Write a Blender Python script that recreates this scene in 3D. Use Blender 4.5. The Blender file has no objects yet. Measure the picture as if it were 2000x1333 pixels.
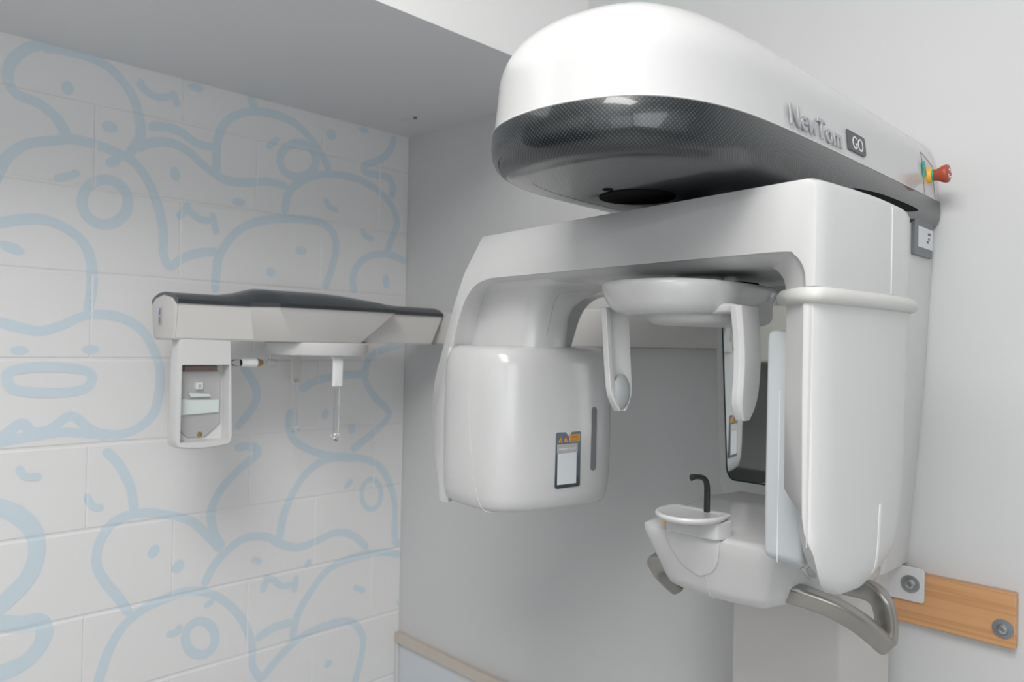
import bpy, bmesh, math, random
from mathutils import Vector, Matrix
random.seed(4)
S = bpy.context.scene
COL = S.collection
# ------------------------------------------------------------------ camera
CAM = Vector((1.9362, -1.4578, 1.65)); YAW = 0.784340; PITCH = 0.0047486; ROLL = 0.0203117; FPX = 1466.6
F = Vector((-math.sin(YAW) * math.cos(PITCH), math.cos(YAW) * math.cos(PITCH), math.sin(PITCH)))
R0 = Vector((math.cos(YAW), math.sin(YAW), 0)); U0 = R0.cross(F)
RR = math.cos(ROLL) * R0 + math.sin(ROLL) * U0; UU = -math.sin(ROLL) * R0 + math.cos(ROLL) * U0
cd = bpy.data.cameras.new('camera'); cam = bpy.data.objects.new('camera', cd); COL.objects.link(cam)
cam.matrix_world = Matrix(((RR.x, UU.x, -F.x, CAM.x), (RR.y, UU.y, -F.y, CAM.y), (RR.z, UU.z, -F.z, CAM.z), (0, 0, 0, 1)))
cd.sensor_width = 36; cd.lens = FPX / 2000 * 36; cd.clip_start = 0.02
cd.dof.use_dof = True; cd.dof.focus_distance = 1.1; cd.dof.aperture_fstop = 4.6
S.camera = cam
# ------------------------------------------------------------------ world, lights, exposure
w = bpy.data.worlds.new('world'); S.world = w; w.use_nodes = True
w.node_tree.nodes['Background'].inputs[0].default_value = (0.8, 0.88, 1, 1)
w.node_tree.nodes['Background'].inputs[1].default_value = 0.3
def area(name, loc, target, sx, sy, power, col):
    l = bpy.data.lights.new(name, 'AREA'); l.shape = 'RECTANGLE'; l.size = sx; l.size_y = sy; l.energy = power; l.color = col
    o = bpy.data.objects.new(name, l); COL.objects.link(o); o.location = loc
    o.rotation_euler = (Vector(target) - Vector(loc)).to_track_quat('-Z', 'Y').to_euler(); return o
area('ceiling_panel_light', (1.75, -1.72, 2.96), (1.75, -1.72, 0), 1.15, 0.55, 14.5, (1.0, 0.99, 0.97))
area('far_panel_light', (2.3, -2.4, 2.96), (2.3, -2.4, 0), 1.15, 0.55, 8, (1.0, 0.985, 0.96))
area('fill_light_right', (3.34, -1.7, 1.75), (0, -1.2, 1.6), 2.2, 1.3, 15, (0.98, 0.99, 1.0))  # added side fill; no such source is known
area('fill_light_front', (2.35, -2.92, 1.55), (1.5, 0, 1.5), 1.5, 1.2, 3, (0.98, 0.99, 1.0))  # weak frontal fill, likewise invented
S.view_settings.view_transform = 'Standard'; S.view_settings.look = 'None'; S.view_settings.gamma = 1
S.view_settings.exposure = 0.27; S.view_settings.use_curve_mapping = False

# ------------------------------------------------------------------ measuring helpers
def ray(px, py): return F + (px - 1000) / FPX * RR - (py - 666.5) / FPX * UU
def on(px, py, axis, val):
    d = ray(px, py); t = (val - CAM[axis]) / d[axis]; return CAM + t * d
AN = math.radians(-7.8); UA = Vector((math.cos(AN), math.sin(AN), 0)); VA = Vector((-math.sin(AN), math.cos(AN), 0)); OA = Vector((1.36, -.45, 0))
def W(u, v, z): return OA + u * UA + v * VA + Vector((0, 0, z))      # frame of the rotating arm
# ------------------------------------------------------------------ materials
def mat(name, col, rough=0.5, metal=0.0, coat=0.0, emit=None, spec=0.5, trans=0.0, ior=1.5, bump=None):
    m = bpy.data.materials.new(name); m.use_nodes = True; b = m.node_tree.nodes['Principled BSDF']
    b.inputs['Base Color'].default_value = (*col, 1); b.inputs['Roughness'].default_value = rough
    b.inputs['Metallic'].default_value = metal; b.inputs['Coat Weight'].default_value = coat; b.inputs['Coat Roughness'].default_value = 0.04
    b.inputs['Specular IOR Level'].default_value = spec; b.inputs['Transmission Weight'].default_value = trans; b.inputs['IOR'].default_value = ior
    if emit: b.inputs['Emission Color'].default_value = (*emit[0], 1); b.inputs['Emission Strength'].default_value = emit[1]
    if bump:
        nt = m.node_tree; tc = nt.nodes.new('ShaderNodeTexCoord'); n = nt.nodes.new('ShaderNodeTexNoise'); n.inputs['Scale'].default_value = bump[0]
        n.inputs['Detail'].default_value = 3
        bp = nt.nodes.new('ShaderNodeBump'); bp.inputs['Strength'].default_value = bump[1]; bp.inputs['Distance'].default_value = bump[2]
        nt.links.new(tc.outputs['Object'], n.inputs['Vector']); nt.links.new(n.outputs['Fac'], bp.inputs['Height']); nt.links.new(bp.outputs['Normal'], b.inputs['Normal'])
    return m
M = {}
M['white'] = mat('gloss_white_plastic', (.585, .585, .59), .22, coat=.3, bump=(60, .02, .001))
M['satin'] = mat('satin_white_plastic', (.62, .622, .622), .38, bump=(200, .03, .0005))
M['panel'] = mat('cool_white_plastic', (.57, .605, .63), .42, bump=(200, .03, .0005))
M['cream'] = mat('warm_white_plastic', (.62, .603, .590), .4, bump=(100, .03, .0005))
M['trimgrey'] = mat('pale_grey_rubber', (.60, .60, .58), .45, bump=(150, .05, .0005))
M['pad'] = mat('grey_pad_rubber', (.36, .38, .39), .5, bump=(300, .08, .0005))
M['dark'] = mat('dark_grey_plastic', (.03, .035, .04), .35, coat=.3, bump=(200, .03, .0005))
M['slate'] = mat('slate_grey_plastic', (.17, .18, .19), .45, bump=(200, .03, .0005))
M['black'] = mat('black_rubber', (.012, .012, .013), .45, bump=(250, .1, .0005))
M['void'] = mat('black_recess', (.004, .004, .006), .8, spec=.1, bump=(50, .05, .001))
M['nickel'] = mat('satin_nickel', (.40, .385, .36), .36, metal=.85, bump=(400, .05, .0003))
M['steel'] = mat('zinc_steel', (.50, .51, .52), .32, metal=.9, bump=(300, .15, .0004))
M['washer'] = mat('dull_washer', (.27, .30, .33), .45, metal=.6, bump=(300, .15, .0004))
M['mirror'] = mat('mirror_glass', (.86, .88, .87), .015, metal=1.0)
M['labelfilm'] = mat('label_film_reflection_tone', (.16, .20, .235), .12, metal=.9)  # mirror film; a dark teal reflection is put into its colour
M['glassedge'] = mat('green_glass_edge', (.03, .06, .055), .2)
M['acrylic'] = mat('clear_acrylic', (.97, .98, .98), .05, trans=1.0, ior=1.3)
M['letter'] = mat('chrome_lettering', (.46, .47, .49), .3, metal=.6)
M['badge'] = mat('badge_grey', (.075, .08, .085), .4, bump=(200, .03, .0005))
M['print'] = mat('white_print', (.80, .81, .82), .5)
M['paper'] = mat('white_label', (.66, .69, .72), .4)
M['ink'] = mat('grey_ink', (.12, .12, .13), .6)
M['orange'] = mat('warning_orange', (.80, .36, .02), .5)
M['yellow'] = mat('stop_yellow', (.85, .42, .03), .45)
M['red'] = mat('stop_red', (.40, .075, .035), .4, bump=(200, .05, .0004))
M['green'] = mat('stop_green', (.03, .34, .26), .35)
M['led'] = mat('blue_led', (.02, .2, .8), .3, emit=((.02, .3, 1.0), 1.4))
M['brass'] = mat('brass', (.45, .30, .14), .35, metal=.8)
M['alu'] = mat('bare_aluminium', (.50, .50, .50), .5, metal=.4, bump=(300, .1, .0004))
M['film'] = mat('pale_green_film', (.62, .68, .66), .35)
M['brownpcb'] = mat('brown_connector', (.22, .16, .14), .5)

def carbon():
    m = bpy.data.materials.new('carbon_dot_plastic'); m.use_nodes = True; nt = m.node_tree; b = nt.nodes['Principled BSDF']
    uv = nt.nodes.new('ShaderNodeUVMap'); uv.uv_map = 'UVMap'
    mp = nt.nodes.new('ShaderNodeMapping'); mp.inputs['Rotation'].default_value = (0, 0, math.radians(45)); mp.inputs['Scale'].default_value = (275, 275, 275)
    nt.links.new(uv.outputs[0], mp.inputs[0])
    fr = nt.nodes.new('ShaderNodeVectorMath'); fr.operation = 'FRACTION'; nt.links.new(mp.outputs[0], fr.inputs[0])
    sb = nt.nodes.new('ShaderNodeVectorMath'); sb.operation = 'SUBTRACT'; sb.inputs[1].default_value = (.5, .5, 0); nt.links.new(fr.outputs[0], sb.inputs[0])
    le = nt.nodes.new('ShaderNodeVectorMath'); le.operation = 'LENGTH'; nt.links.new(sb.outputs[0], le.inputs[0])
    mr = nt.nodes.new('ShaderNodeMapRange'); mr.inputs[1].default_value = .19; mr.inputs[2].default_value = .33; mr.inputs[3].default_value = 1; mr.inputs[4].default_value = 0
    nt.links.new(le.outputs['Value'], mr.inputs[0])
    mx = nt.nodes.new('ShaderNodeMix'); mx.data_type = 'RGBA'; mx.inputs[6].default_value = (.008, .0095, .011, 1); mx.inputs[7].default_value = (.070, .085, .095, 1)
    nt.links.new(mr.outputs[0], mx.inputs[0]); nt.links.new(mx.outputs[2], b.inputs['Base Color'])
    b.inputs['Roughness'].default_value = .3; b.inputs['Coat Weight'].default_value = .75; b.inputs['Coat Roughness'].default_value = .03; b.inputs['Coat IOR'].default_value = 1.5
    return m
M['carbon'] = carbon()

def wallpaint(name, col, joints=False, warm=None):
    m = bpy.data.materials.new(name); m.use_nodes = True; nt = m.node_tree; b = nt.nodes['Principled BSDF']
    b.inputs['Base Color'].default_value = (*col, 1); b.inputs['Roughness'].default_value = .5
    tc = nt.nodes.new('ShaderNodeTexCoord'); ge = nt.nodes.new('ShaderNodeNewGeometry')
    n = nt.nodes.new('ShaderNodeTexNoise'); n.inputs['Scale'].default_value = 55; n.inputs['Detail'].default_value = 5
    nt.links.new(ge.outputs['Position'], n.inputs['Vector'])
    h = n.outputs['Fac']; bp = nt.nodes.new('ShaderNodeBump'); bp.inputs['Strength'].default_value = .25; bp.inputs['Distance'].default_value = .002
    nt.links.new(h, bp.inputs['Height']); nt.links.new(bp.outputs['Normal'], b.inputs['Normal'])
    if joints:
        b.inputs['Roughness'].default_value = .42
    return m
M['block'] = wallpaint('painted_block_wall', (.765, .76, .765), True)
M['mural'] = wallpaint('mural_blue_paint', (.60, .695, .76), True)
M['plaster'] = wallpaint('painted_plaster', (.60, .604, .61))
M['soffit'] = wallpaint('soffit_paint', (.80, .81, .83))
M['fillpane'] = mat('fill_frame_pane', (.7, .75, .8), .1)  # pane for the made-up frames round the fill lights
M['farwall'] = wallpaint('grey_far_wall_paint', (.42, .425, .43))
M['bulk'] = wallpaint('bulkhead_paint', (.88, .88, .875))
M['dado'] = wallpaint('dado_paint', (.62, .65, .69))
M['beige'] = mat('beige_trim_paint', (.56, .50, .44), .5, bump=(80, .1, .001))
M['floor'] = mat('grey_vinyl', (.55, .55, .54), .45, bump=(40, .1, .001))
M['cabinet'] = mat('cream_laminate', (.74, .73, .68), .4, bump=(60, .02, .001))
M['benchtop'] = mat('black_benchtop', (.02, .022, .026), .3, bump=(90, .03, .001))
M['doorblue'] = mat('deep_navy_door', (.018, .03, .05), .4, bump=(90, .05, .001))
M['lamp'] = mat('lit_diffuser', (.9, .9, .9), .5, emit=((1, .98, .95), 6.0))

def wood():
    m = bpy.data.materials.new('pine'); m.use_nodes = True; nt = m.node_tree; b = nt.nodes['Principled BSDF']
    ge = nt.nodes.new('ShaderNodeNewGeometry'); mp = nt.nodes.new('ShaderNodeMapping'); mp.inputs['Scale'].default_value = (.5, 6, 24); mp.inputs['Rotation'].default_value = (0, math.radians(3), 0)
    nt.links.new(ge.outputs['Position'], mp.inputs[0])
    n = nt.nodes.new('ShaderNodeTexNoise'); n.inputs['Scale'].default_value = 2.4; n.inputs['Detail'].default_value = 2; n.inputs['Distortion'].default_value = .15
    nt.links.new(mp.outputs[0], n.inputs['Vector'])
    mu = nt.nodes.new('ShaderNodeMath'); mu.operation = 'MULTIPLY'; mu.inputs[1].default_value = 15; nt.links.new(n.outputs['Fac'], mu.inputs[0])
    si = nt.nodes.new('ShaderNodeMath'); si.operation = 'SINE'; nt.links.new(mu.outputs[0], si.inputs[0])
    cr = nt.nodes.new('ShaderNodeValToRGB'); e = cr.color_ramp.elements; e[0].position = 0; e[0].color = (.61, .335, .16, 1); e[1].position = 1; e[1].color = (.52, .27, .12, 1)
    k = e.new(.8); k.color = (.59, .32, .15, 1)
    mr = nt.nodes.new('ShaderNodeMapRange'); mr.inputs[1].default_value = -1; mr.inputs[2].default_value = 1
    nt.links.new(si.outputs[0], mr.inputs[0]); nt.links.new(mr.outputs[0], cr.inputs[0]); nt.links.new(cr.outputs[0], b.inputs['Base Color'])
    b.inputs['Roughness'].default_value = .42; b.inputs['Coat Weight'].default_value = .2
    return m
M['wood'] = wood()
# ------------------------------------------------------------------ object helpers
WL = {}
def link(o, parent):
    COL.objects.link(o)
    if parent is not None: o.parent = parent
def thing(name, label, cat, loc, group=None):
    o = bpy.data.objects.new(name, None); COL.objects.link(o); o.empty_display_size = .1
    o.location = loc; WL[o.name] = Vector(loc); o['label'] = label; o['category'] = cat
    if group: o['group'] = group
    return o
def mk(name, verts, faces, m, parent=None, angle=35, bevel=None, sub=0, uvs=None, fmats=None, label=None, recalc=True):
    if parent is not None and parent.parent is not None and parent.parent.parent is not None: parent = parent.parent   # thing > part > sub-part, no deeper
    lo = [min(v[i] for v in verts) for i in range(3)]; hi = [max(v[i] for v in verts) for i in range(3)]
    c = Vector([(a + b) / 2 for a, b in zip(lo, hi)])
    me = bpy.data.meshes.new(name); me.from_pydata([tuple(Vector(v) - c) for v in verts], [], faces)
    ms = m if isinstance(m, (list, tuple)) else [m]
    for q in ms: me.materials.append(M[q])
    if fmats: me.polygons.foreach_set('material_index', fmats)
    if uvs:
        ul = me.uv_layers.new(name='UVMap')
        for p in me.polygons:
            for li, vi in zip(p.loop_indices, p.vertices): ul.data[li].uv = uvs[vi] if not isinstance(uvs, dict) else uvs[(p.index, vi)]
    if recalc:
        bm = bmesh.new(); bm.from_mesh(me); bmesh.ops.recalc_face_normals(bm, faces=bm.faces); bm.to_mesh(me); bm.free()
    me.shade_smooth()
    if not bevel and not sub: me.set_sharp_from_angle(angle=math.radians(angle))
    o = bpy.data.objects.new(name, me); link(o, parent)
    WL[o.name] = c; o.location = c - (WL[parent.name] if parent is not None else Vector((0, 0, 0)))
    if bevel:
        b = o.modifiers.new('bevel', 'BEVEL'); b.width = bevel[0]; b.segments = bevel[1]; b.limit_method = 'ANGLE'; b.angle_limit = math.radians(bevel[2] if len(bevel) > 2 else 30)
        b.harden_normals = True; b.use_clamp_overlap = True
    if sub:
        s = o.modifiers.new('sub', 'SUBSURF'); s.levels = sub; s.render_levels = sub
    if label: o['label'] = label
    return o
def loft(name, rings, m, parent=None, cap=(True, True), closed=True, **k):
    n = len(rings[0]); V = [v for r in rings for v in r]; Fc = []
    for i in range(len(rings) - 1):
        for j in range(n if closed else n - 1):
            a = i * n + j; b = i * n + (j + 1) % n; Fc.append((a, b, b + n, a + n))
    if cap[0]: Fc.append(tuple(range(n)))
    if cap[1]: Fc.append(tuple(reversed(range((len(rings) - 1) * n, len(rings) * n))))
    return mk(name, V, Fc, m, parent, **k)
def box(name, lo, hi, m, parent=None, **k):
    x0, y0, z0 = lo; x1, y1, z1 = hi
    return loft(name, [[(x0, y0, z), (x1, y0, z), (x1, y1, z), (x0, y1, z)] for z in (z0, z1)], m, parent, **k)
def rrect(x0, x1, y0, y1, r, n=5):
    if not isinstance(r, (list, tuple)): r = [r] * 4
    pts = []
    for (cx, cy, a0), q in zip(((x1, y0, -90), (x1, y1, 0), (x0, y1, 90), (x0, y0, 180)), r):
        sx = -1 if cx == x1 else 1; sy = 1 if cy == y0 else -1
        for i in range(n + 1):
            a = math.radians(a0 + 90 * i / n); pts.append((cx + sx * q + q * math.cos(a), cy + sy * q + q * math.sin(a)))
    return pts
def inset(poly, d):
    n = len(poly); out = []
    area2 = sum(poly[i][0] * poly[(i + 1) % n][1] - poly[(i + 1) % n][0] * poly[i][1] for i in range(n)); sg = 1 if area2 > 0 else -1
    for i in range(n):
        p0 = Vector(poly[i - 1]); p1 = Vector(poly[i]); p2 = Vector(poly[(i + 1) % n])
        a = (p1 - p0); b = (p2 - p1)
        if a.length < 1e-9: a = b
        if b.length < 1e-9: b = a
        a.normalize(); b.normalize(); na = Vector((-a.y, a.x)) * sg; nb = Vector((-b.y, b.x)) * sg
        nn = (na + nb); nn.normalize(); k = max(.5, nn.dot(na)); out.append(tuple(p1 + nn * d / k))
    return out
def crom(pts, n=8, closed=False):
    P = [Vector(p) for p in pts]; out = []; L = len(P)
    for i in range(L if closed else L - 1):
        if closed: a, b, c, d = P[i - 1], P[i], P[(i + 1) % L], P[(i + 2) % L]
        else: a, b, c, d = P[max(i - 1, 0)], P[i], P[i + 1], P[min(i + 2, L - 1)]
        for j in range(n):
            t = j / n
            out.append(.5 * (2 * b + (c - a) * t + (2 * a - 5 * b + 4 * c - d) * t * t + (3 * b - a - 3 * c + d) * t ** 3))
    if not closed: out.append(P[-1])
    return out
def sweep(name, path, prof, m, parent=None, up=(0, 0, 1), scales=None, **k):
    # prof: list of (a,b) offsets along side and up vectors
    P = [Vector(p) for p in path]; rings = []; upv = Vector(up)
    for i, p in enumerate(P):
        t = (P[min(i + 1, len(P) - 1)] - P[max(i - 1, 0)]).normalized(); s = t.cross(upv)
        if s.length < 1e-4: s = t.cross(Vector((1, 0, 0)))
        s.normalize(); q = s.cross(t).normalized(); sc = scales[i] if scales else 1
        rings.append([p + s * a * sc + q * b * sc for a, b in prof])
    return loft(name, rings, m, parent, **k)
def circ(r, n=12, ry=None): return [(r * math.cos(2 * math.pi * i / n), (ry or r) * math.sin(2 * math.pi * i / n)) for i in range(n)]
def lathe(name, org, axis, prof, m, parent=None, n=32, **k):
    # prof: (distance along axis, radius)
    ax = Vector(axis).normalized(); e1 = ax.orthogonal().normalized(); e2 = ax.cross(e1); o = Vector(org)
    return loft(name, [[o + ax * d + (e1 * math.cos(2 * math.pi * i / n) + e2 * math.sin(2 * math.pi * i / n)) * r for i in range(n)] for d, r in prof], m, parent, **k)
def seam(name, pts, m, parent, r=.0007): return sweep(name, pts, circ(r, 6), m, parent)
def slab(name, poly3, thick, nrm, m, parent=None, **k):
    nv = Vector(nrm).normalized() * thick
    return loft(name, [[Vector(p) for p in poly3], [Vector(p) + nv for p in poly3]], m, parent, **k)
def text(name, s, size, org, xd, yd, m, parent, depth=.001, bev=0, off=0, sx=1.0, spacing=1.0):
    cu = bpy.data.curves.new(name, 'FONT'); cu.body = s; cu.size = size; cu.extrude = depth; cu.bevel_depth = bev; cu.bevel_resolution = 2; cu.offset = off; cu.space_character = spacing
    t = bpy.data.objects.new(name, cu); COL.objects.link(t); bpy.context.view_layer.update()
    me = bpy.data.meshes.new_from_object(t.evaluated_get(bpy.context.evaluated_depsgraph_get())); bpy.data.objects.remove(t)
    xd = Vector(xd).normalized(); yd = Vector(yd).normalized(); zd = xd.cross(yd); V = [Vector(org) + xd * v.co.x * sx + yd * v.co.y + zd * v.co.z for v in me.vertices]
    Fc = [tuple(p.vertices) for p in me.polygons]; bpy.data.meshes.remove(me)
    return mk(name, V, Fc, m, parent)
def struct(o): o['kind'] = 'structure'; return o

# ------------------------------------------------------------------ the room
XR, YF, ZC, ZS, XS = 3.4, -3.0, 3.0, 2.3044, .7286
struct(box('floor', (-1.6, YF, -.1), (XR, 0, 0), 'floor'))
struct(box('ceiling', (-1.6, YF, ZC), (XR, 0, ZC + .1), 'bulk'))
struct(box('wall_soffit', (0, -1.75, ZS), (XS, 0, ZC), ['bulk', 'soffit'], fmats=[0, 0, 0, 0, 1, 0]))
struct(box('wall_back', (-.1, 0, -.1), (XR + .1, .1, ZC + .1), 'plaster'))
YA = -1.75
struct(box('wall_front', (-1.7, YF - .1, -.1), (XR + .1, YF, ZC + .1), 'farwall'))
struct(box('wall_alcove', (-1.7, YF, -.1), (-1.6, YA, ZC + .1), 'farwall')); struct(box('wall_return', (-1.6, YA, -.1), (-.1, YA + .1, ZC + .1), 'farwall'))
struct(box('wall_right', (XR, YF, -.1), (XR + .1, 0, ZC + .1), 'farwall'))
# left wall: real blockwork (0.4 x 0.2 m blocks, running bond) with the painted line mural in the same mesh
ZJ = 1.59609
V = []; Fc = []; fm = []
def addbox(lo, hi, mi=0):
    b = len(V); x0, y0, z0 = lo; x1, y1, z1 = hi
    V.extend([(x0, y0, z0), (x1, y0, z0), (x1, y1, z0), (x0, y1, z0), (x0, y0, z1), (x1, y0, z1), (x1, y1, z1), (x0, y1, z1)])
    for f in ((0, 3, 2, 1), (4, 5, 6, 7), (0, 1, 5, 4), (1, 2, 6, 5), (2, 3, 7, 6), (3, 0, 4, 7)):
        Fc.append(tuple(b + i for i in f)); fm.append(mi)
addbox((-.1, YA, -.1), (-.0022, 0, ZC + .1))
def blk(y0, y1, z0, z1):
    # face at x=0, sloped joint edges down to x=-0.002
    g = .0055; gs = .0022; b = len(V)
    y0 += .0002; y1 -= .0002
    V.extend([(-.0023, y0, z0 + .002), (-.0023, y1, z0 + .002), (-.0023, y1, z1 - .002), (-.0023, y0, z1 - .002),
              (0, y0 + gs, z0 + g), (0, y1 - gs, z0 + g), (0, y1 - gs, z1 - g), (0, y0 + gs, z1 - g)])
    for f in ((4, 5, 6, 7), (0, 1, 5, 4), (1, 2, 6, 5), (2, 3, 7, 6), (3, 0, 4, 7)): Fc.append(tuple(b + i for i in f)); fm.append(0)
for k in range(-8, 4):
    z0 = ZJ + .2 * k; z1 = min(z0 + .2, ZS)
    off = -.912 if k % 2 == 0 else -.712
    y = off
    while y > YA: y -= .4
    while y < -.001:
        blk(max(y, YA), min(y + .4, 0), z0, z1 if k < 3 else ZS + .02); y += .4
def addf(f):
    A, B, C_ = (Vector(V[i]) for i in (f[0], f[1], f[2]))
    if (B - A).cross(C_ - A).x < 0: f = tuple(reversed(f))
    Fc.append(f); fm.append(1)
def dip(y, z):
    k = round((z - ZJ) / .2); dz = abs(z - ZJ - .2 * k); row = math.floor((z - ZJ) / .2)
    o = -.912 if row % 2 == 0 else -.712; dy = abs(((y - o + .2) % .4) - .2)
    a = min(1, max(0, (.0055 - dz) / .0033)); b = min(1, max(0, (.0035 - dy) / .0022))
    return -.0021 * max(a, b)
def stroke(pts, wd=.027, closed=False, h=.0004):
    P = crom([on(x, y, 0, 0.0) for x, y in pts], 10, closed)
    if closed: P.append(P[0])
    Q = [P[0]]                                     # even 4 mm steps
    for p in P[1:]:
        while (p - Q[-1]).length > .004: Q.append(Q[-1] + (p - Q[-1]).normalized() * .004)
    P = Q; n = len(P); b = len(V); NA = 8
    for i in range(n):
        t = P[min(i + 2, n - 1)] - P[max(i - 2, 0)]
        if closed and (i < 2 or i > n - 3): t = P[2] - P[-3]
        t.normalize(); sd = Vector((0, -t.z, t.y)); wv = wd / 2 * (1 + .05 * math.sin(i * .11))
        if not closed: wv *= min(1, math.sqrt((min(i, n - 1 - i) + .6) * .004 / (wd * .5)) if min(i, n - 1 - i) * .004 < wd * .5 else 1)
        for j in range(NA + 1):
            q = P[i] + sd * wv * (1 - 2 * j / NA); z = min(q.z, ZS); V.append((h + i * 8e-7 + dip(q.y, z), min(q.y, 0), z))
    for i in range(n if closed else n - 1):
        i2 = (i + 1) % n
        for j in range(NA): addf((b + i * (NA + 1) + j, b + i * (NA + 1) + j + 1, b + i2 * (NA + 1) + j + 1, b + i2 * (NA + 1) + j))
def dot(x, y, rx, ry, tilt=0):
    c = on(x, y, 0, 0.0); dpt = (c - CAM).dot(F); k = dpt / FPX; b = len(V); tl = math.radians(tilt)
    for i in range(14):
        a = 2 * math.pi * i / 14; p = rx * 1.35 * k * math.cos(a); q = ry * k * math.sin(a)
        V.append((.0005, c.y + p * math.cos(tl) - q * math.sin(tl), c.z + p * math.sin(tl) + q * math.cos(tl)))
    addf(tuple(range(b, b + 14)))
def ring(x, y, rx, ry, wd=.024):
    stroke([(x + rx * math.cos(2 * math.pi * i / 12), y + ry * math.sin(2 * math.pi * i / 12)) for i in range(12)], wd, True)
ST = [
 [(87, 87), (60, 92), (35, 107), (18, 128), (15, 155), (27, 178), (45, 190), (75, 202), (105, 225), (122, 248), (130, 270)],
 [(80, 92), (120, 97), (168, 109), (210, 130), (240, 160), (261, 193), (271, 227), (275, 260), (262, 288), (246, 304)],
 [(-25, 380), (6, 319), (25, 298), (55, 281), (105, 275), (147, 273), (197, 286), (235, 302), (260, 315), (286, 349), (303, 387), (315, 429), (319, 462), (319, 496), (332, 521), (357, 504), (391, 494), (433, 492)],
 [(208, 322), (235, 309)], [(290, 248), (323, 248), (353, 258), (378, 277), (403, 286), (422, 286)],
 [(266, 291), (294, 279), (332, 279), (365, 294), (391, 317), (420, 340), (445, 353), (483, 357), (525, 355), (563, 366)],
 [(424, 338), (422, 302), (426, 269), (441, 239), (466, 223), (504, 218), (546, 227), (580, 244), (605, 269), (626, 298), (643, 334)],
 [(489, 184), (497, 216)],
 [(555, 418), (563, 378), (588, 355), (622, 342), (664, 342), (706, 353), (739, 374), (765, 403), (775, 437), (765, 466), (754, 494)],
 [(771, 266), (761, 294), (744, 311), (714, 322), (712, 336), (735, 342), (758, 347), (767, 366), (763, 388)],
 [(794, 513), (773, 502), (744, 496), (714, 504), (697, 521), (689, 546), (693, 575)],
 [(420, 572), (424, 517), (437, 483), (466, 450), (504, 433), (555, 427), (609, 431), (643, 445), (656, 475), (651, 513), (634, 565)],
 [(-25, 440), (0, 436), (42, 429), (84, 429), (126, 445), (160, 471), (176, 504), (180, 555), (174, 595), (170, 612)],
 [(-25, 625), (0, 630), (41, 641), (81, 647), (122, 635), (162, 618), (203, 615), (244, 624), (278, 647), (302, 688), (313, 728), (310, 769), (299, 809), (267, 838), (226, 850), (191, 844)],
 [(-20, 866), (0, 858), (41, 828), (64, 845), (99, 838), (139, 813), (174, 838), (212, 857)],
 [(-20, 866), (0, 864), (64, 852), (128, 845), (191, 850)],
 [(203, 879), (232, 908), (255, 954), (262, 1000)],
 [(432, 1076), (400, 1041), (371, 1018), (325, 1006), (273, 1003), (226, 1018), (197, 1053), (188, 1099), (203, 1134), (232, 1169), (254, 1203)],
 [(188, 1345), (209, 1279), (238, 1227), (278, 1192), (325, 1169), (371, 1155), (418, 1163), (458, 1192), (481, 1227), (493, 1268), (493, 1302), (512, 1330)],
 [(397, 1146), (418, 1105), (447, 1073), (481, 1051), (522, 1050), (545, 1062), (580, 1070), (615, 1059), (655, 1041), (690, 1047), (719, 1073)],
 [(458, 876), (485, 872), (500, 876), (502, 888), (485, 903), (464, 920), (429, 960), (412, 1001), (418, 1041), (437, 1072)],
 [(472, 712), (499, 757), (496, 792), (460, 838)],
 [(566, 800), (568, 850), (597, 876), (644, 891), (700, 896)],
 [(586, 763), (621, 743), (673, 734), (722, 730)],
 [(789, 672), (748, 683), (721, 700), (713, 740), (731, 775), (760, 809), (731, 844), (684, 881)],
 [(545, 1056), (554, 1007), (574, 960), (603, 920), (644, 896), (696, 894), (737, 908), (760, 943), (771, 989), (771, 1055), (784, 1058)],
 [(571, 1250), (580, 1204), (609, 1152), (644, 1111), (696, 1088), (748, 1079), (783, 1085)],
 [(499, 1250), (534, 1227), (574, 1215)],
 [(510, 1328), (539, 1291), (580, 1250), (632, 1224), (684, 1215), (708, 1244), (705, 1285), (690, 1345)],
]
for i, s in enumerate(ST): stroke(s, .0225, h=.0003 + .000015 * i)
stroke([(-30, 985), (0, 992), (35, 1007), (64, 1036), (72, 1076), (58, 1123), (23, 1163), (-20, 1200)], .036, h=.00078)
stroke([(-20, 1215), (35, 1221), (75, 1215), (87, 1238), (70, 1273), (35, 1302), (-20, 1322)], .036, h=.0008)
for s in ([(273, 165), (290, 181), (311, 191), (337, 187)], [(276, 155), (273, 175)], [(336, 177), (349, 211)], [(345, 426), (366, 412), (387, 427), (412, 433)], [(370, 397), (345, 429)],
          [(414, 416), (423, 460)], [(510, 1152), (528, 1131), (551, 1146), (574, 1140)], [(512, 1158), (524, 1122)], [(579, 1124), (574, 1158)], [(35, 911), (49, 931), (81, 931)], [(168, 965), (180, 989), (205, 993)],
          [(634, 387), (643, 403), (662, 413)], [(706, 447), (714, 462), (731, 468)], [(105, 349), (139, 343), (153, 334)], [(521, 289), (544, 270)], [(325, 1239), (342, 1237), (354, 1219)],
          [(398, 1186), (418, 1173)], [(673, 955), (688, 936)], [(690, 1146), (713, 1157)], [(492, 1092), (513, 1100)], [(596, 1108), (608, 1092)], [(775, 1175), (783, 1180)]):
    kk = globals().get('kk', 0) + 1; stroke(s, .017, h=.00085 + .000015 * kk)
stroke([(23, 725), (93, 717), (168, 725), (179, 744), (157, 763), (93, 768), (29, 762), (14, 743)], .022, True, h=.00082)
ring(205, 395, 45, 44); ring(582, 313, 35, 33); ring(391, 1247, 29, 33); ring(725, 966, 19, 29, .017)
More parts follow.
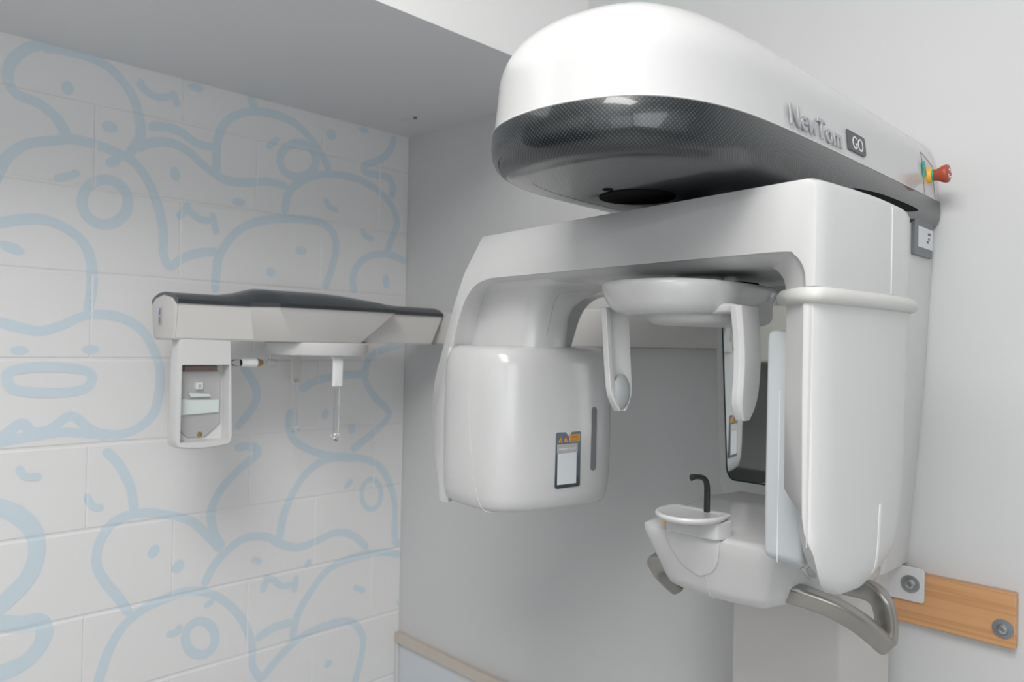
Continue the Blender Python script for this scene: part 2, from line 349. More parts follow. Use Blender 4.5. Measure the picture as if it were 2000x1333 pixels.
for d in ((132, 172, 8, 14), (214, 248, 11, 11), (342, 340, 7, 14, 15), (382, 171, 12, 8), (466, 395, 10, 8), (647, 263, 8, 11), (710, 254, 9, 6), (754, 550, 6, 14), (588, 490, 9, 9), (529, 532, 8, 9),
          (23, 485, 17, 11, -20), (38, 685, 12, 9), (177, 683, 12, 9), (300, 1078, 8, 14, -30), (348, 1107, 8, 14, -30), (635, 809, 6, 11, -25), (687, 838, 6, 10, -25), (641, 1297, 7, 8)): dot(*d)
lw = mk('wall_left', V, Fc, ['block', 'mural'], None, angle=20, fmats=fm, recalc=False); struct(lw)
# flat parts keep recalculated normals; trims
struct(box('trim_1', (.0, -.02, .700), (XR, 0, .7303), 'beige', bevel=(.002, 2)))
struct(box('trim_2', (.0, -.006, 0), (XR, 0, .700), 'dado'))
zz = [.70 - .012 * i for i in range(58)]
sweep('trim_3', [(.006, -.01, z) for z in zz], circ(.006, 8), 'plaster', up=(1, 0, 0), scales=[1 + .25 * (i % 2) for i in range(58)])['kind'] = 'structure'
# door, cabinets and bench at the far side of the room (seen in the mirror and in the glossy band)
def fill_frame(name, y0, y1, z0, z1, side):
    # made-up white frame round an area fill light; panes just behind the light plane
    P = (lambda a, b, c: (XR - .075 + c, a, b)) if side == 'right' else (lambda a, b, c: (a, YF + .075 - c, b))
    bm_ = bmesh.new(); V2 = []; F2 = []
    def bar(a0, a1, b0, b1, c0=0.0, c1=.074):
        k = len(V2)
        for a in (a0, a1):
            for b in (b0, b1):
                for c in (c0, c1): V2.append(P(a, b, c))
        F2.extend([tuple(k + i for i in f) for f in ((0, 1, 3, 2), (4, 6, 7, 5), (0, 4, 5, 1), (2, 3, 7, 6), (0, 2, 6, 4), (1, 5, 7, 3))])
    bm_.free()
    bar(y0 - .05, y0, z0 - .05, z1 + .05); bar(y1, y1 + .05, z0 - .05, z1 + .05); bar(y0, y1, z0 - .05, z0); bar(y0, y1, z1, z1 + .05)
    o = struct(mk(name, V2, F2, 'cabinet'))
    pn = box('pane', P(y0, z0, .06) if side == 'right' else (y0, YF + .012, z0), (XR - .010, y1, z1) if side == 'right' else (y1, YF + .018, z1), 'fillpane', o)
fill_frame('fill_frame_1', -2.80, -.60, 1.10, 2.40, 'right'); fill_frame('fill_frame_2', 1.60, 3.10, .95, 2.15, 'front')  # invented frames that house the two fill lights
wcup = thing('wall_cupboard', 'cream wall cupboard hanging over the black bench, seen in the mirror', 'cupboard', (-.2, YF, 1.58))
box('body', (-1.5, YF + .002, 1.58), (1.3, YF + .33, 2.3), 'cabinet', wcup, bevel=(.003, 2))
for i in range(4): box('door', (-1.495 + .7 * i, YF + .33, 1.585), (-.805 + .7 * i, YF + .349, 2.295), 'cabinet', wcup, bevel=(.003, 2))
bc = thing('bench_unit', 'dark bench unit under the cream wall cupboard, seen in the mirror', 'bench', (-.2, YF, 0))
box('body', (-1.5, YF + .002, 0), (1.3, YF + .56, .90), 'benchtop', bc, bevel=(.003, 2)); box('worktop', (-1.51, YF + .002, .90), (1.32, YF + .62, .94), 'benchtop', bc, bevel=(.004, 2))
# ceiling luminaires
for nm, lb, x, y in (('ceiling_light', 'square-edged white ceiling light nearest the scanner', 1.75, -1.72), ('ceiling_light', 'white ceiling light nearest the cupboards', 2.3, -2.4)):
    t = thing(nm, lb, 'light', (x, y, ZC), 'ceiling panel lights')
    box('frame', (x - .6, y - .3, ZC - .028), (x + .6, y + .3, ZC - .001), 'satin', t, bevel=(.003, 2)); box('diffuser', (x - .57, y - .27, ZC - .031), (x + .57, y + .27, ZC - .029), 'lamp', t)
# small chipped fixing in the soffit
t = thing('wall_plug', 'small chipped screw plug in the grey soffit near the corner', 'plug', (.195, -.129, ZS))
lathe('plug', (.19, -.125, ZS - .0005), (0, 0, -1), [(0, .006), (.003, .006), (.003, .003)], 'brownpcb', t, n=12)
mk('filler', [(.150 + .02 * math.cos(a) * (1 + .4 * math.sin(3 * a)), -.135 + .014 * math.sin(a) * (1 + .3 * math.cos(2 * a)), ZS - .0012) for a in [2 * math.pi * i / 16 for i in range(16)]] +
   [(.150 + .02 * math.cos(a), -.135 + .014 * math.sin(a), ZS) for a in [2 * math.pi * i / 16 for i in range(16)]],
   [tuple(range(16))] + [(i, (i + 1) % 16, (i + 1) % 16 + 16, i + 16) for i in range(16)], 'cabinet', t)

# ------------------------------------------------------------------ timber batten on the wall
bt = thing('timber_batten', 'varnished pine batten screwed to the wall to the right of the scanner', 'batten', (1.65, -.01, 1.17))
zt = None
pw = on(1809.2, 1125, 1, -.02); ZT = pw.z; pe = on(1984.8, 1166.4, 1, -.02).x
box('board', (1.4745, -.02, ZT - .09), (pe, -.0005, ZT), 'wood', bt, bevel=(.0025, 3))
def bolt(x, z, y, parent, wm='washer'):
    b = lathe('bolt', (x, y, z), (0, -1, 0), [(0, .0155), (.0016, .0155), (.0018, .0145)], wm, parent, n=28)
    lathe('bolt_head', (x, y - .0018, z), (0, -1, 0), [(0, .0085), (.003, .0080), (.0055, .0068), (.006, .004), (.0045, .0035)], 'steel', b, n=20)
pb = on(1959, 1229, 1, -.02); bolt(pb.x, pb.z, -.02, bt)

# ------------------------------------------------------------------ the x-ray scanner
X = thing('x_ray_scanner', 'white wall-mounted dental x-ray scanner with rotating arm and side arm', 'x-ray machine', (1.365, -.1, 0))
CX = 1.3625
def colring(x0, x1, y0, y1, z, r=.02): return [(x, y, z) for x, y in rrect(x0, x1, y0, y1, [r, .002, .002, r], 5)]
def cring(z): return [(x, y, z) for x, y in ((1.236, -.0205), (1.2335, -.14), (1.236, -.1475), (1.244, -.15), (1.428, -.15), (1.434, -.1490), (1.438, -.1455), (1.468, -.034), (1.470, -.0205))]
loft('base_column', [cring(0), cring(1.34)], 'cream', X)
loft('carriage', [colring(1.202, 1.493, -.134, -.003, 1.277), colring(1.200, 1.494, -.134, -.003, 1.30), colring(1.194, 1.498, -.134, -.003, 1.36), colring(1.178, 1.516, -.134, -.003, 1.60), colring(1.172, 1.524, -.134, -.003, 1.80), colring(1.172, 1.524, -.134, -.003, 1.872)], 'satin', X)
br = slab('mounting_bracket', [(x, -.0215, z) for x, z in inset([(1.30, 1.214), (1.30, 1.274), (1.5235, 1.274), (1.5275, 1.270), (1.5275, 1.218), (1.5235, 1.214)], 0)], -.003, (0, 1, 0), 'satin', X, bevel=(.0015, 2))
bolt(1.505, 1.2440, -.0245, br, 'steel')
# overhead cover
half = [(1.535, -.004), (1.535, -.10), (1.535, -.25), (1.534, -.40), (1.533, -.52), (1.531, -.60), (1.5275, -.665), (1.520, -.715), (1.508, -.755), (1.491, -.788), (1.468, -.813), (1.440, -.830), (1.408, -.841), (1.38, -.8455)]
half = crom([(a, b, 0) for a, b in half], 3); half = [(p.x, p.y) for p in half]
plan = half + [(1.36, -.8468)] + [(2.72 - a, b) for a, b in reversed(half)]
plan = [(a, b) for a, b in plan]
ZSEAM, ZTOP, RT = 1.915, 2.045, .082
def pin(d):
    o = inset(plan, d); o[0] = (1.535 - d, -.004); o[-1] = (1.185 + d, -.004); return o
def cover_x(z):
    if z < ZTOP - RT: return 1.535 - (.0015 + .0045 * (z - ZSEAM) / (ZTOP - RT - ZSEAM))
    return 1.535 - .006 - RT * (1 - math.sqrt(max(0, 1 - ((z - ZTOP + RT) / RT) ** 2)))
rings = [[(x, y, ZSEAM) for x, y in pin(.0015)]]
for t in range(0, 15):
    a = math.radians(90 * t / 14); lean = .012
    z = ZTOP - RT + RT * math.sin(a); d = lean * .5 + (RT) * (1 - math.cos(a))
    rings.append([(x, min(y, -.004), z) for x, y in pin(d)])
tc = loft('top_cover', rings, 'white', X, angle=50)
# carbon band: rounded skirt and flat underside, UVs run along the outline for the woven dots
prof = [(1.915, 0), (1.908, -.0012), (1.895, -.0018), (1.882, 0), (1.872, .005), (1.865, .012), (1.861, .020), (1.8595, .028), (1.8592, .05)]
arc = [0]
for i in range(1, len(plan)): arc.append(arc[-1] + (Vector(plan[i]) - Vector(plan[i - 1])).length)
rings = []; uvs = []; h = 0; prev = prof[0]
for z, d in prof:
    h += math.hypot(z - prev[0], d - prev[1]); prev = (z, d)
    rings.append([(x, min(y, -.004), z) for x, y in pin(d)]); uvs += [(a, h) for a in arc]
band = loft('carbon_band', rings, 'carbon', X, cap=(False, False), closed=False, angle=60, uvs=uvs)
up = [(x, min(y, -.004), 1.8594) for x, y in pin(.0495)]
und = loft('underside_panel', [up, [(x, y, 1.88) for x, y, z in up]], 'carbon', X, uvs=[(x, y) for x, y, z in up] * 2)
lathe('hub_opening', (1.318, -.597, 1.8590), (0, 0, -1), [(0, .053), (.0006, .053), (.0007, .048)], 'void', und, n=40)
lathe('hub', (1.36, -.45, 1.860), (0, 0, -1), [(0, .055), (.02, .055)], 'dark', X, n=40)
lathe('screw_recess', (1.317, -.662, 1.8590), (0, 0, -1), [(0, .007), (.0005, .007), (.0006, .005)], 'void', und, n=20)
# crescent opening on the skirt above the arm
cpts = crom([(on(x, y, 0, 1.5275).y, on(x, y, 0, 1.5275).z, 0) for x, y in ((1666, 369), (1700, 374), (1740, 388), (1775, 403), (1780, 410), (1755, 410), (1715, 400), (1685, 385))], 4, True)
slab('arm_slot', [(1.5335, p.x, p.y - .0030) for p in cpts], .0030, (1, 0, 0), 'void', tc)
# seam line trim and lettering on the right flank (outline plane x = 1.535)
seam('band_edge', [(x, y, ZSEAM) for x, y in plan[1:-1]], 'trimgrey', tc, .0010)
yd = Vector((0, 0, 1)); xd = Vector((0, 1, 0))
p0 = on(1540, 240, 0, 1.532)
text('lettering', 'NewTom', .0362, (cover_x(p0.z) + .0008, p0.y, p0.z + .0005), xd, (-.094, 0, 1), 'letter', tc, depth=.0006, bev=.0004, off=.0003, sx=1.13, spacing=1.02)
a0 = on(1655, 253, 0, 1.531); a1 = on(1689, 290, 0, 1.531)
bz0, bz1 = 1.9275, 1.9555
bp = [(cover_x(z) - .0004, y, z) for y, z in ([(a0.y, bz0), (a0.y, bz1)] + [(a1.y - .006 + .006 * math.sin(math.radians(t)), bz1 - .006 + .006 * math.cos(math.radians(t))) for t in (0, 30, 60, 90)] + [(a1.y - .006 + .006 * math.cos(math.radians(t)), bz0 + .006 - .006 * math.sin(math.radians(t))) for t in (0, 30, 60, 90)])]
bd = slab('badge', bp, .0020, (1, 0, 0), 'badge', tc, bevel=(.0006, 2))
text('badge_text', 'GO', .0262, (cover_x(bz0 + .0045) + .0018, a0.y + .0135, bz0 + .0045), xd, (-.094, 0, 1), 'print', bd, depth=.0002, sx=1.0)
# recess with the emergency stop
ZR = [1.9155 + .0062 * i for i in range(13)]
def rtop(y): return 1.9905 - (y + .080) * .30 if y > -.080 else 1.9905 - (-.080 - y) * .8
rv = []; ny = 8
for yk in [-.081 + .055 * i / ny for i in range(ny + 1)]:
    zt2 = rtop(yk); rv.append([(cover_x(z) + .0006, yk, z) for z in [1.9155 + (zt2 - 1.9155) * k / 10 for k in range(11)]])
rc = loft('stop_recess', rv, 'cream', tc, cap=(False, False), closed=False)
for nm2, ya, yb2 in (('recess_edge', -.0275, -.0255),):
    loft(nm2, [[(cover_x(z) + .0009, y, z) for z in [1.9155 + (rtop(y) - 1.9155) * k / 10 for k in range(11)]] for y in (ya, yb2)], 'brownpcb', rc, cap=(False, False), closed=False)
loft('recess_edge', [[(cover_x(rtop(y) + dz) + .0009, y, rtop(y) + dz) for y in [-.081 + .055 * k / 10 for k in range(11)]] for dz in (0, -.0018)], 'brownpcb', rc, cap=(False, False), closed=False)
es = thing('tmp', '', '', (0, 0, 0)); bpy.data.objects.remove(es)
ec = Vector((1.5215, -.060, 1.951))
est = lathe('emergency_stop', ec, (1, 0, 0), [(0, .015), (.003, .0172), (.006, .0165), (.010, .0125), (.015, .0125), (.018, .0108)], 'yellow', X, n=28, angle=60)
lathe('stop_collar', ec + Vector((.018, 0, 0)), (1, 0, 0), [(0, .0100), (.003, .0100)], 'green', est, n=28)
bn = lathe('stop_button', ec + Vector((.021, 0, 0)), (1, 0, 0), [(0, .0088), (.006, .0108), (.0135, .0145), (.018, .0152), (.021, .0140), (.0222, .011)], 'red', est, n=32, angle=60)
for sgn in (1, -1):
    sweep('stop_arrow', [ec + Vector((.0435, sgn * .0068 * math.cos(a), sgn * .0068 * math.sin(a))) for a in [math.radians(t) for t in range(20, 141, 15)]], circ(.0008, 6), 'print', est, up=(1, 0, 0))
slab('stop_tag', [(1.530, -.0855, 1.972), (1.530, -.080, 1.970), (1.531, -.0735, 1.950), (1.531, -.0845, 1.944)], .003, (1, 0, 0), 'green', est)
# rating plate under the skirt
rp = slab('rating_plate', [(1.524, y, z) for y, z in ((-.115, 1.8135), (-.115, 1.874), (-.0215, 1.874), (-.0215, 1.8135))], .006, (1, 0, 0), 'slate', X, bevel=(.0008, 2))
lb = slab('rating_label', [(1.530, y, z) for y, z in ((-.098, 1.8275), (-.098, 1.862), (-.0225, 1.862), (-.0225, 1.8275))], .0006, (1, 0, 0), 'paper', rp)
for y0, z0, y1, z1 in ((-.050, 1.851, -.036, 1.855), (-.048, 1.843, -.040, 1.847), (-.056, 1.837, -.046, 1.841)):
    slab('label_print', [(1.5307, y0, z0), (1.5307, y0, z1), (1.5307, y1, z1), (1.5307, y1, z0)], .0002, (1, 0, 0), 'ink', rp)
# mirror on the carriage
def trap(x0b, x1b, x0t, x1t, z0, z1, r=.012):
    out = []
    for x, z in rrect(0, 1, 0, 1, 0.06, 5):
        f = z; xa = x0b + (x0t - x0b) * f; xb = x1b + (x1t - x1b) * f; out.append((xa + (xb - xa) * x, z0 + (z1 - z0) * z))
    return out
fr = loft('mirror_frame', [[(x, -.130, z) for x, z in trap(1.194, 1.500, 1.174, 1.522, 1.370, 1.80)], [(x, -.140, z) for x, z in trap(1.198, 1.496, 1.178, 1.518, 1.373, 1.797)]], 'satin', X, bevel=(.004, 3))
loft('mirror_edge', [[(x, -.1395, z) for x, z in trap(1.2115, 1.488, 1.1905, 1.506, 1.399, 1.785)], [(x, -.1412, z) for x, z in trap(1.2115, 1.488, 1.1905, 1.506, 1.399, 1.785)]], 'glassedge', fr)
loft('mirror_glass', [[(x, -.1405, z) for x, z in trap(1.2150, 1.485, 1.1945, 1.503, 1.402, 1.782)], [(x, -.1420, z) for x, z in trap(1.2150, 1.485, 1.1945, 1.503, 1.402, 1.782)]], 'mirror', fr)
# ------------------------------------------------------------------ console with chin rest and handles
def conring(z, fy, hx, sx, sy, bx, r=.03):
    # half outline right side: front centre -> corner -> flank -> wall; cx = 1.366
    pts = [(0, fy - .004), (hx * .5, fy - .002), (hx - r * .6, fy), (hx + .004, fy + .008), (hx + .012, fy + .022), (hx + (sx - hx) * .45, fy + .09), (sx - .012, sy - .05), (sx, sy), ((sx * .45 + bx * .55), sy + .07), (bx + .001, -.06), (bx, -.022)]
    c = crom([(a, b, 0) for a, b in pts], 3); L = [(p.x, p.y) for p in c]
    return [(1.366 + a, b, z) for a, b in L] + [(1.366 - a, b, z) for a, b in reversed(L[1:])]
prof = [(1.374, .016, .090), (1.3785, .008, .094), (1.3800, 0, .0965)]
rings = [conring(1.2775, -.425, .055, .110, -.20, .095), conring(1.279, -.445, .064, .130, -.20, .108), conring(1.286, -.458, .071, .140, -.20, .112), conring(1.300, -.465, .0765, .147, -.205, .114),
         conring(1.330, -.476, .086, .153, -.22, .116), conring(1.355, -.486, .0945, .154, -.23, .116), conring(1.370, -.4905, .0985, .154, -.23, .116), conring(1.3765, -.4905, .0985, .152, -.23, .114), conring(1.3800, -.485, .094, .148, -.23, .112), conring(1.3812, -.476, .088, .144, -.23, .114)]
con = loft('console', rings, 'white', X, angle=50)
seam('console_seam', [(1.366, -.4952, 1.372), (1.366, -.4950, 1.366), (1.366, -.4904, 1.355), (1.366, -.4804, 1.33), (1.366, -.4694, 1.30), (1.366, -.4624, 1.286), (1.366, -.449, 1.279)], 'trimgrey', con, .0008)
# scalloped recess piece in the nose; same white, its lighter shading put into satin
def pz(zz):  # front surface y against z
    T = [(1.286, -.462), (1.300, -.469), (1.330, -.480), (1.355, -.490), (1.372, -.4945), (1.382, -.491)]
    for (a, b), (c, d) in zip(T, T[1:]):
        if zz <= c: return b + (d - b) * (zz - a) / (c - a)
    return T[-1][1]
sc = []
for i in range(25):
    a = math.radians(180 + 180 * i / 24); sc.append((1.352 + .043 * math.cos(a), 1.378 + .062 * math.sin(a)))
scv = [(x, pz(z) - .0012, z) for x, z in sc] + [(1.352 + .043 - .086 * j / 6, pz(1.38) - .0012, 1.380) for j in range(7)]
cv = [(1.352, pz(1.345) - .0012, 1.345)]
vv = scv + [(x, y + .012, z) for x, y, z in scv]; n_ = len(scv)
rows = []
for i in range(9):
    z = 1.317 + (1.381 - 1.317) * i / 8; hw = .043 * math.sqrt(max(0, 1 - ((1.381 - z) / .0645) ** 2)) + .0006
    rows.append([(1.354 + hw * (j / 8 * 2 - 1), pz(z) - .0012 - .0015 * (1 - abs(j / 4 - 1) ** 2), z) for j in range(9)])
Vv = [p for r in rows for p in r]; nb = len(Vv); Vv += [(x, y + .02, z) for x, y, z in Vv]
Ff = []
for i in range(8):
    for j in range(8):
        a = i * 9 + j; Ff.append((a, a + 1, a + 10, a + 9)); Ff.append((a + nb, a + 9 + nb, a + 10 + nb, a + 1 + nb))
for i in range(8):
    for j in (0, 8): a = i * 9 + j; Ff.append((a, a + 9, a + 9 + nb, a + nb))
for j in range(8):
    for i in (0, 8): a = i * 9 + j; Ff.append((a, a + 1, a + 1 + nb, a + nb))
mk('nose_insert', Vv, Ff, 'satin', con)
# keypad on the flank and blue led
from mathutils.bvhtree import BVHTree
def bvh(o):
    off = WL[o.name]; return BVHTree.FromPolygons([tuple(v.co + off) for v in o.data.vertices], [tuple(p.vertices) for p in o.data.polygons])
BC = bvh(con)
def hit(b, px, py, lift=.0006):
    p, n, i, d = b.ray_cast(CAM, ray(px, py).normalized())
    if n.dot(ray(px, py)) > 0: n = -n
    return p + n * lift, n
def decal(name, b, pts, m, parent, th=.0005, lift=.0004):
    H = [hit(b, x, y, lift) for x, y in pts]; nn = sum((h[1] for h in H), Vector()) / len(H)
    return slab(name, [h[0] for h in H], th, nn, m, parent)
decal('keypad_plate', BC, [(1562, 1112), (1584, 1134), (1592, 1135), (1610, 1134), (1612, 1100), (1590, 1096)], 'trimgrey', con, .0006)
decal('keypad_button', BC, [(1573, 1112), (1580, 1127), (1584, 1129), (1592, 1128), (1592, 1123), (1586, 1109), (1580, 1107)], 'alu', con, .0014)
decal('keypad_led', BC, [(1589, 1110), (1591, 1107), (1594, 1109), (1595, 1113), (1593, 1115), (1590, 1113)], 'led', con, .0014)
lathe('marker_lamp', (1.292, -.470, 1.381), (0, 0, 1), [(0, .005), (.010, .005), (.011, .003)], 'orange', con, n=12)
# chin rest
cp = [(1.3985, -.4655), (1.4005, -.470)] + [(1.3525 + .0505 * math.cos(math.radians(t)), -.4965 + .0565 * math.sin(math.radians(t))) for t in range(20, -200, -10)] + [(1.3050, -.470), (1.307, -.4655)]
cr_ = loft('chin_rest', [[(x, y, 1.4035) for x, y in inset(cp, .006)], [(x, y, 1.4065) for x, y in inset(cp, .0015)], [(x, y, 1.410) for x, y in cp], [(x, y, 1.4125) for x, y in inset(cp, .001)], [(x, y, 1.4135) for x, y in inset(cp, .004)], [(x, y, 1.4120) for x, y in inset(cp, .009)], [(x, y, 1.4112) for x, y in inset(cp, .013)]], 'white', con, angle=60)
bs = [(1.402, -.468), (1.402, -.492), (1.398, -.502), (1.386, -.506), (1.372, -.505), (1.340, -.505), (1.318, -.508), (1.312, -.500), (1.312, -.468)]
loft('chin_rest_base', [[(x, y, 1.379) for x, y in bs], [(x, y, 1.4045) for x, y in bs]], 'white', con, bevel=(.003, 3))
st = crom([(1.3655, -.476, 1.408), (1.3655, -.476, 1.435), (1.3655, -.477, 1.450), (1.3640, -.480, 1.4585), (1.3600, -.486, 1.4625), (1.3560, -.495, 1.4630), (1.353, -.502, 1.4620)], 4)
sweep('bite_block', st, circ(.0052, 10, .0036), 'black', con, up=(.3, 1, .2), scales=[1] * (len(st) - 1) + [.7], angle=60)
# handles
HP = [(.082, -.404, 1.302), (.098, -.405, 1.301), (.116, -.400, 1.299), (.148, -.380, 1.287), (.170, -.350, 1.266), (.178, -.312, 1.241), (.180, -.286, 1.224), (.181, -.272, 1.218), (.181, -.268, 1.232), (.181, -.272, 1.258), (.176, -.277, 1.280), (.160, -.273, 1.290), (.135, -.262, 1.288), (.115, -.255, 1.286)]
def handle(side):
    hp = HP
    path = crom([(1.366 + side * a, b, c) for a, b, c in hp], 6)
    pr = [(x, y) for x, y in rrect(-.0105, .0105, -.0150, .0150, .006, 4)]
    return path, pr
for side in (1, -1):
    path, pr = handle(side)
    hnd = sweep('handle', path, pr, 'nickel', con, up=(side * .55, -.15, .8), angle=60)
# forehead support
fp = [(1.3625, -.345), (1.405, -.362), (1.436, -.410), (1.449, -.47), (1.452, -.54), (1.447, -.585), (1.431, -.630), (1.400, -.656), (1.3625, -.663), (1.325, -.656), (1.290, -.636), (1.268, -.600), (1.262, -.54), (1.268, -.47), (1.289, -.410), (1.320, -.362)]
fpc = [(p.x, p.y) for p in crom([(a, b, 0) for a, b in fp], 4, True)]
def fring(z, d): return [(1.3575 + (x - 1.3575) * (1 - d / .095), -.515 + (y + .515) * (1 - d / .150), z) for x, y in fpc]
fh = loft('forehead_support', [fring(z, d) for z, d in ((1.6935, .045), (1.6942, .032), (1.6965, .022), (1.701, .0145), (1.708, .009), (1.718, .004), (1.731, 0), (1.736, .0006), (1.7385, .003), (1.739, .010))], 'white', X, angle=60)
loft('support_base', [[(1.3625 + a * k, -.475 + b * k, z) for a, b in circ(.082, 40, .110)] for z, k in ((1.6835, .80), (1.685, .88), (1.689, .96), (1.695, 1.0), (1.73, 1.0))], 'satin', fh, angle=50)
lathe('support_disc', (1.36, -.45, 1.734), (0, 0, 1), [(0, .06), (.012, .06)], 'void', X, n=40)
def temple(cx, cy, side, bent):
    # curved flat arm hanging down; side=+1 inner face looks towards +x
    L = []
    N = 14
    for i in range(N):
        t = i / (N - 1); z = 1.706 - (1.706 - 1.5565) * t
        wv = .028 - .002 * t - .0185 * max(0, (t - .74) / .26) ** 2.2; yc = cy + .004 * math.sin(t * 3.1) + .010 * t
        th = .0068; xo = cx - side * .004 * math.sin(t * math.pi) + side * .006 * t
        sec = [(-th * side, -wv * .80), (-th * side * .3, -wv), (th * side, -wv), (th * side * .9, -wv * .55), (th * side * .35, -wv * .35), (th * side * .35, wv * .35), (th * side * .9, wv * .55), (th * side, wv), (-th * side * .3, wv), (-th * side, wv * .80)]
        L.append([(xo + a, yc + b, z) for a, b in sec])
    o = loft('temple_arm', L, 'satin', fh, bevel=(.0015, 2, 40))
    pc = Vector((cx + side * .0075, cy + .010, 1.584))
    rings = []
    for k in range(7):
        a = math.radians(90 * k / 6); rr_ = max(math.cos(a), .02)
        rings.append([(pc.x + side * .0105 * math.sin(a), pc.y + .0180 * rr_ * math.cos(q), pc.z + .0265 * rr_ * math.sin(q)) for q in [2 * math.pi * j / 24 for j in range(24)]])
    loft('temple_pad', rings, 'pad', fh, angle=80)
temple(1.268, -.579, 1, False); temple(1.462, -.556, -1, True)
# root of the near temple arm
sweep('arm_root', crom([(1.415, -.556, 1.7010), (1.440, -.556, 1.7030), (1.456, -.556, 1.7020), (1.4615, -.556, 1.695), (1.462, -.556, 1.685)], 4), rrect(-.0215, .0215, -.0060, .0060, .004, 3), 'satin', fh, up=(0, 0, 1), angle=50)
# ------------------------------------------------------------------ rotating arm
out_ = [(-.399, 1.8445), (.236, 1.8445), (.246, 1.838), (.247, 1.722)]
inF = [(.2365, 1.722), (.2350, 1.738), (.2300, 1.750), (.2210, 1.759), (.208, 1.7635), (.114, 1.7645), (-.177, 1.766), (-.350, 1.7665), (-.382, 1.7650), (-.417, 1.757), (-.440, 1.741), (-.456, 1.723), (-.478, 1.680), (-.490, 1.640), (-.501, 1.590), (-.5065, 1.520), (-.5035, 1.430), (-.494, 1.3495)]
inM = [(.190, 1.722), (.188, 1.732), (.183, 1.741), (.173, 1.749), (.160, 1.7525), (.114, 1.7535), (-.177, 1.755), (-.350, 1.755), (-.400, 1.7520), (-.437, 1.744), (-.462, 1.727), (-.478, 1.705), (-.492, 1.672), (-.506, 1.636), (-.516, 1.590), (-.5215, 1.520), (-.518, 1.430), (-.508, 1.3495)]
legO = [(-.521, 1.3465), (-.531, 1.356), (-.548, 1.421), (-.5595, 1.469), (-.5625, 1.520), (-.553, 1.580), (-.527, 1.641), (-.492, 1.719), (-.458, 1.780)]
def sm(L): return [(p.x, p.y) for p in crom([(a, b, 0) for a, b in L], 3)]
inF, inM, legO = sm(inF), sm(inM), sm(legO)
def armring(v, f, ur, e=0):
    ins = [(a[0] + (b[0] - a[0]) * f, a[1] + (b[1] - a[1]) * f) for a, b in zip(inF, inM)]
    P = [(-.399, 1.8445 - e), (ur - .012, 1.8445 - e), (ur - .003, 1.8405 - e), (ur, 1.833 - e), (ur, 1.722)] + ins + [(a + e, z) for a, z in legO]
    return [W(u, v, z) for u, z in P]
vr = [(-.150, 0, .2430, .003), (-.1485, .02, .2468, .001), (-.143, .2, .2495, 0), (-.132, .55, .2510, 0), (-.116, 1, .2510, 0), (-.05, 1, .2485, 0), (.0, 1, .2440, 0), (.05, 1, .237, 0), (.09, 1, .230, 0), (.125, 1, .221, 0), (.145, 1, .212, 0), (.157, 1, .200, .002), (.160, 1, .190, .005)]
AR = thing('tmp', '', '', (0, 0, 0)); bpy.data.objects.remove(AR)
arm = loft('rotating_arm', [armring(*q) for q in vr], 'white', X, angle=40)
# neck behind the leg recess
def rr3(u0, u1, v0, v1, r, z, n=5): return [W(u, v, z) for u, v in rrect(u0, u1, v0, v1, r, n)]
neck = loft('arm_neck', [rr3(-.53, -.322, -.100, .0, .022, 1.64), rr3(-.53, -.320, -.100, .0, .026, 1.66), rr3(-.53, -.314, -.101, .0, .03, 1.70), rr3(-.52, -.306, -.104, .005, .03, 1.72), rr3(-.50, -.290, -.110, .015, .03, 1.736), rr3(-.48, -.262, -.120, .03, .03, 1.748), rr3(-.47, -.225, -.130, .05, .03, 1.756), rr3(-.47, -.210, -.132, .06, .03, 1.775)], 'white', arm, angle=60)
BN = bvh(neck)
nh = [BN.ray_cast(CAM, ray(x, y).normalized()) for x, y in ((1131, 569), (1118, 570), (1104, 572), (1092, 577), (1083, 590), (1077, 615), (1072, 635), (1068, 655))]
seam('neck_seam', crom([h[0] for h in nh if h[0] is not None], 4), 'pad', neck, .0006)
# tube head
def headring(z, d, fr=1.0):
    # plan: -v face, rounded corner, +u face
    pts = [(-.506 + d * .3, -.140), (-.496 + d * .3, -.1600 + d), (-.474, -.1715 + d), (-.440, -.1765 + d), (-.395, -.1770 + d), (-.360, -.1720 + d), (-.333 - d * .5, -.1600 + d), (-.314 - d, -.138 + d * .5), (-.303 - d, -.105), (-.2965 - d, -.06), (-.2940 - d, -.01), (-.2960 - d, .04), (-.304 - d, .078), (-.318 - d, .098 - d), (-.345, .108 - d), (-.42, .112 - d), (-.50, .112 - d), (-.515, .10), (-.516, 0)]
    c3 = crom([(a, b, 0) for a, b in pts], 3, True)
    if d == 0: headring_uv[:] = [(p.x, p.y) for p in c3]
    return [W(p.x, p.y, z) for p in c3]
headring_uv = []
head = loft('tube_head', [headring(z, d) for z, d in ((1.3555, .040), (1.3565, .025), (1.360, .013), (1.368, .006), (1.385, .002), (1.42, 0), (1.50, -.001), (1.58, 0), (1.615, .0025), (1.630, .006), (1.639, .011), (1.6445, .018), (1.6470, .028), (1.6475, .045))], 'white', X, angle=60)
sp = [(1.356, .0255), (1.360, .013), (1.368, .006), (1.385, .002), (1.42, 0), (1.50, -.001), (1.58, 0), (1.615, .0025), (1.630, .006), (1.639, .011), (1.6445, .018)]
seam('head_seam', [W(-.387 + .032 * (max(0, 1.50 - z) / .14) ** 1.5 - .014 * (max(0, z - 1.52) / .12) ** 2, -.1764 + d, z) for z, d in sp], 'trimgrey', head, .0008)
lathe('pin_hole', W(-.447, -.1757, 1.408), -VA, [(0, .0022), (.0010, .0022), (.0012, .0015)], 'panel', head, n=12)
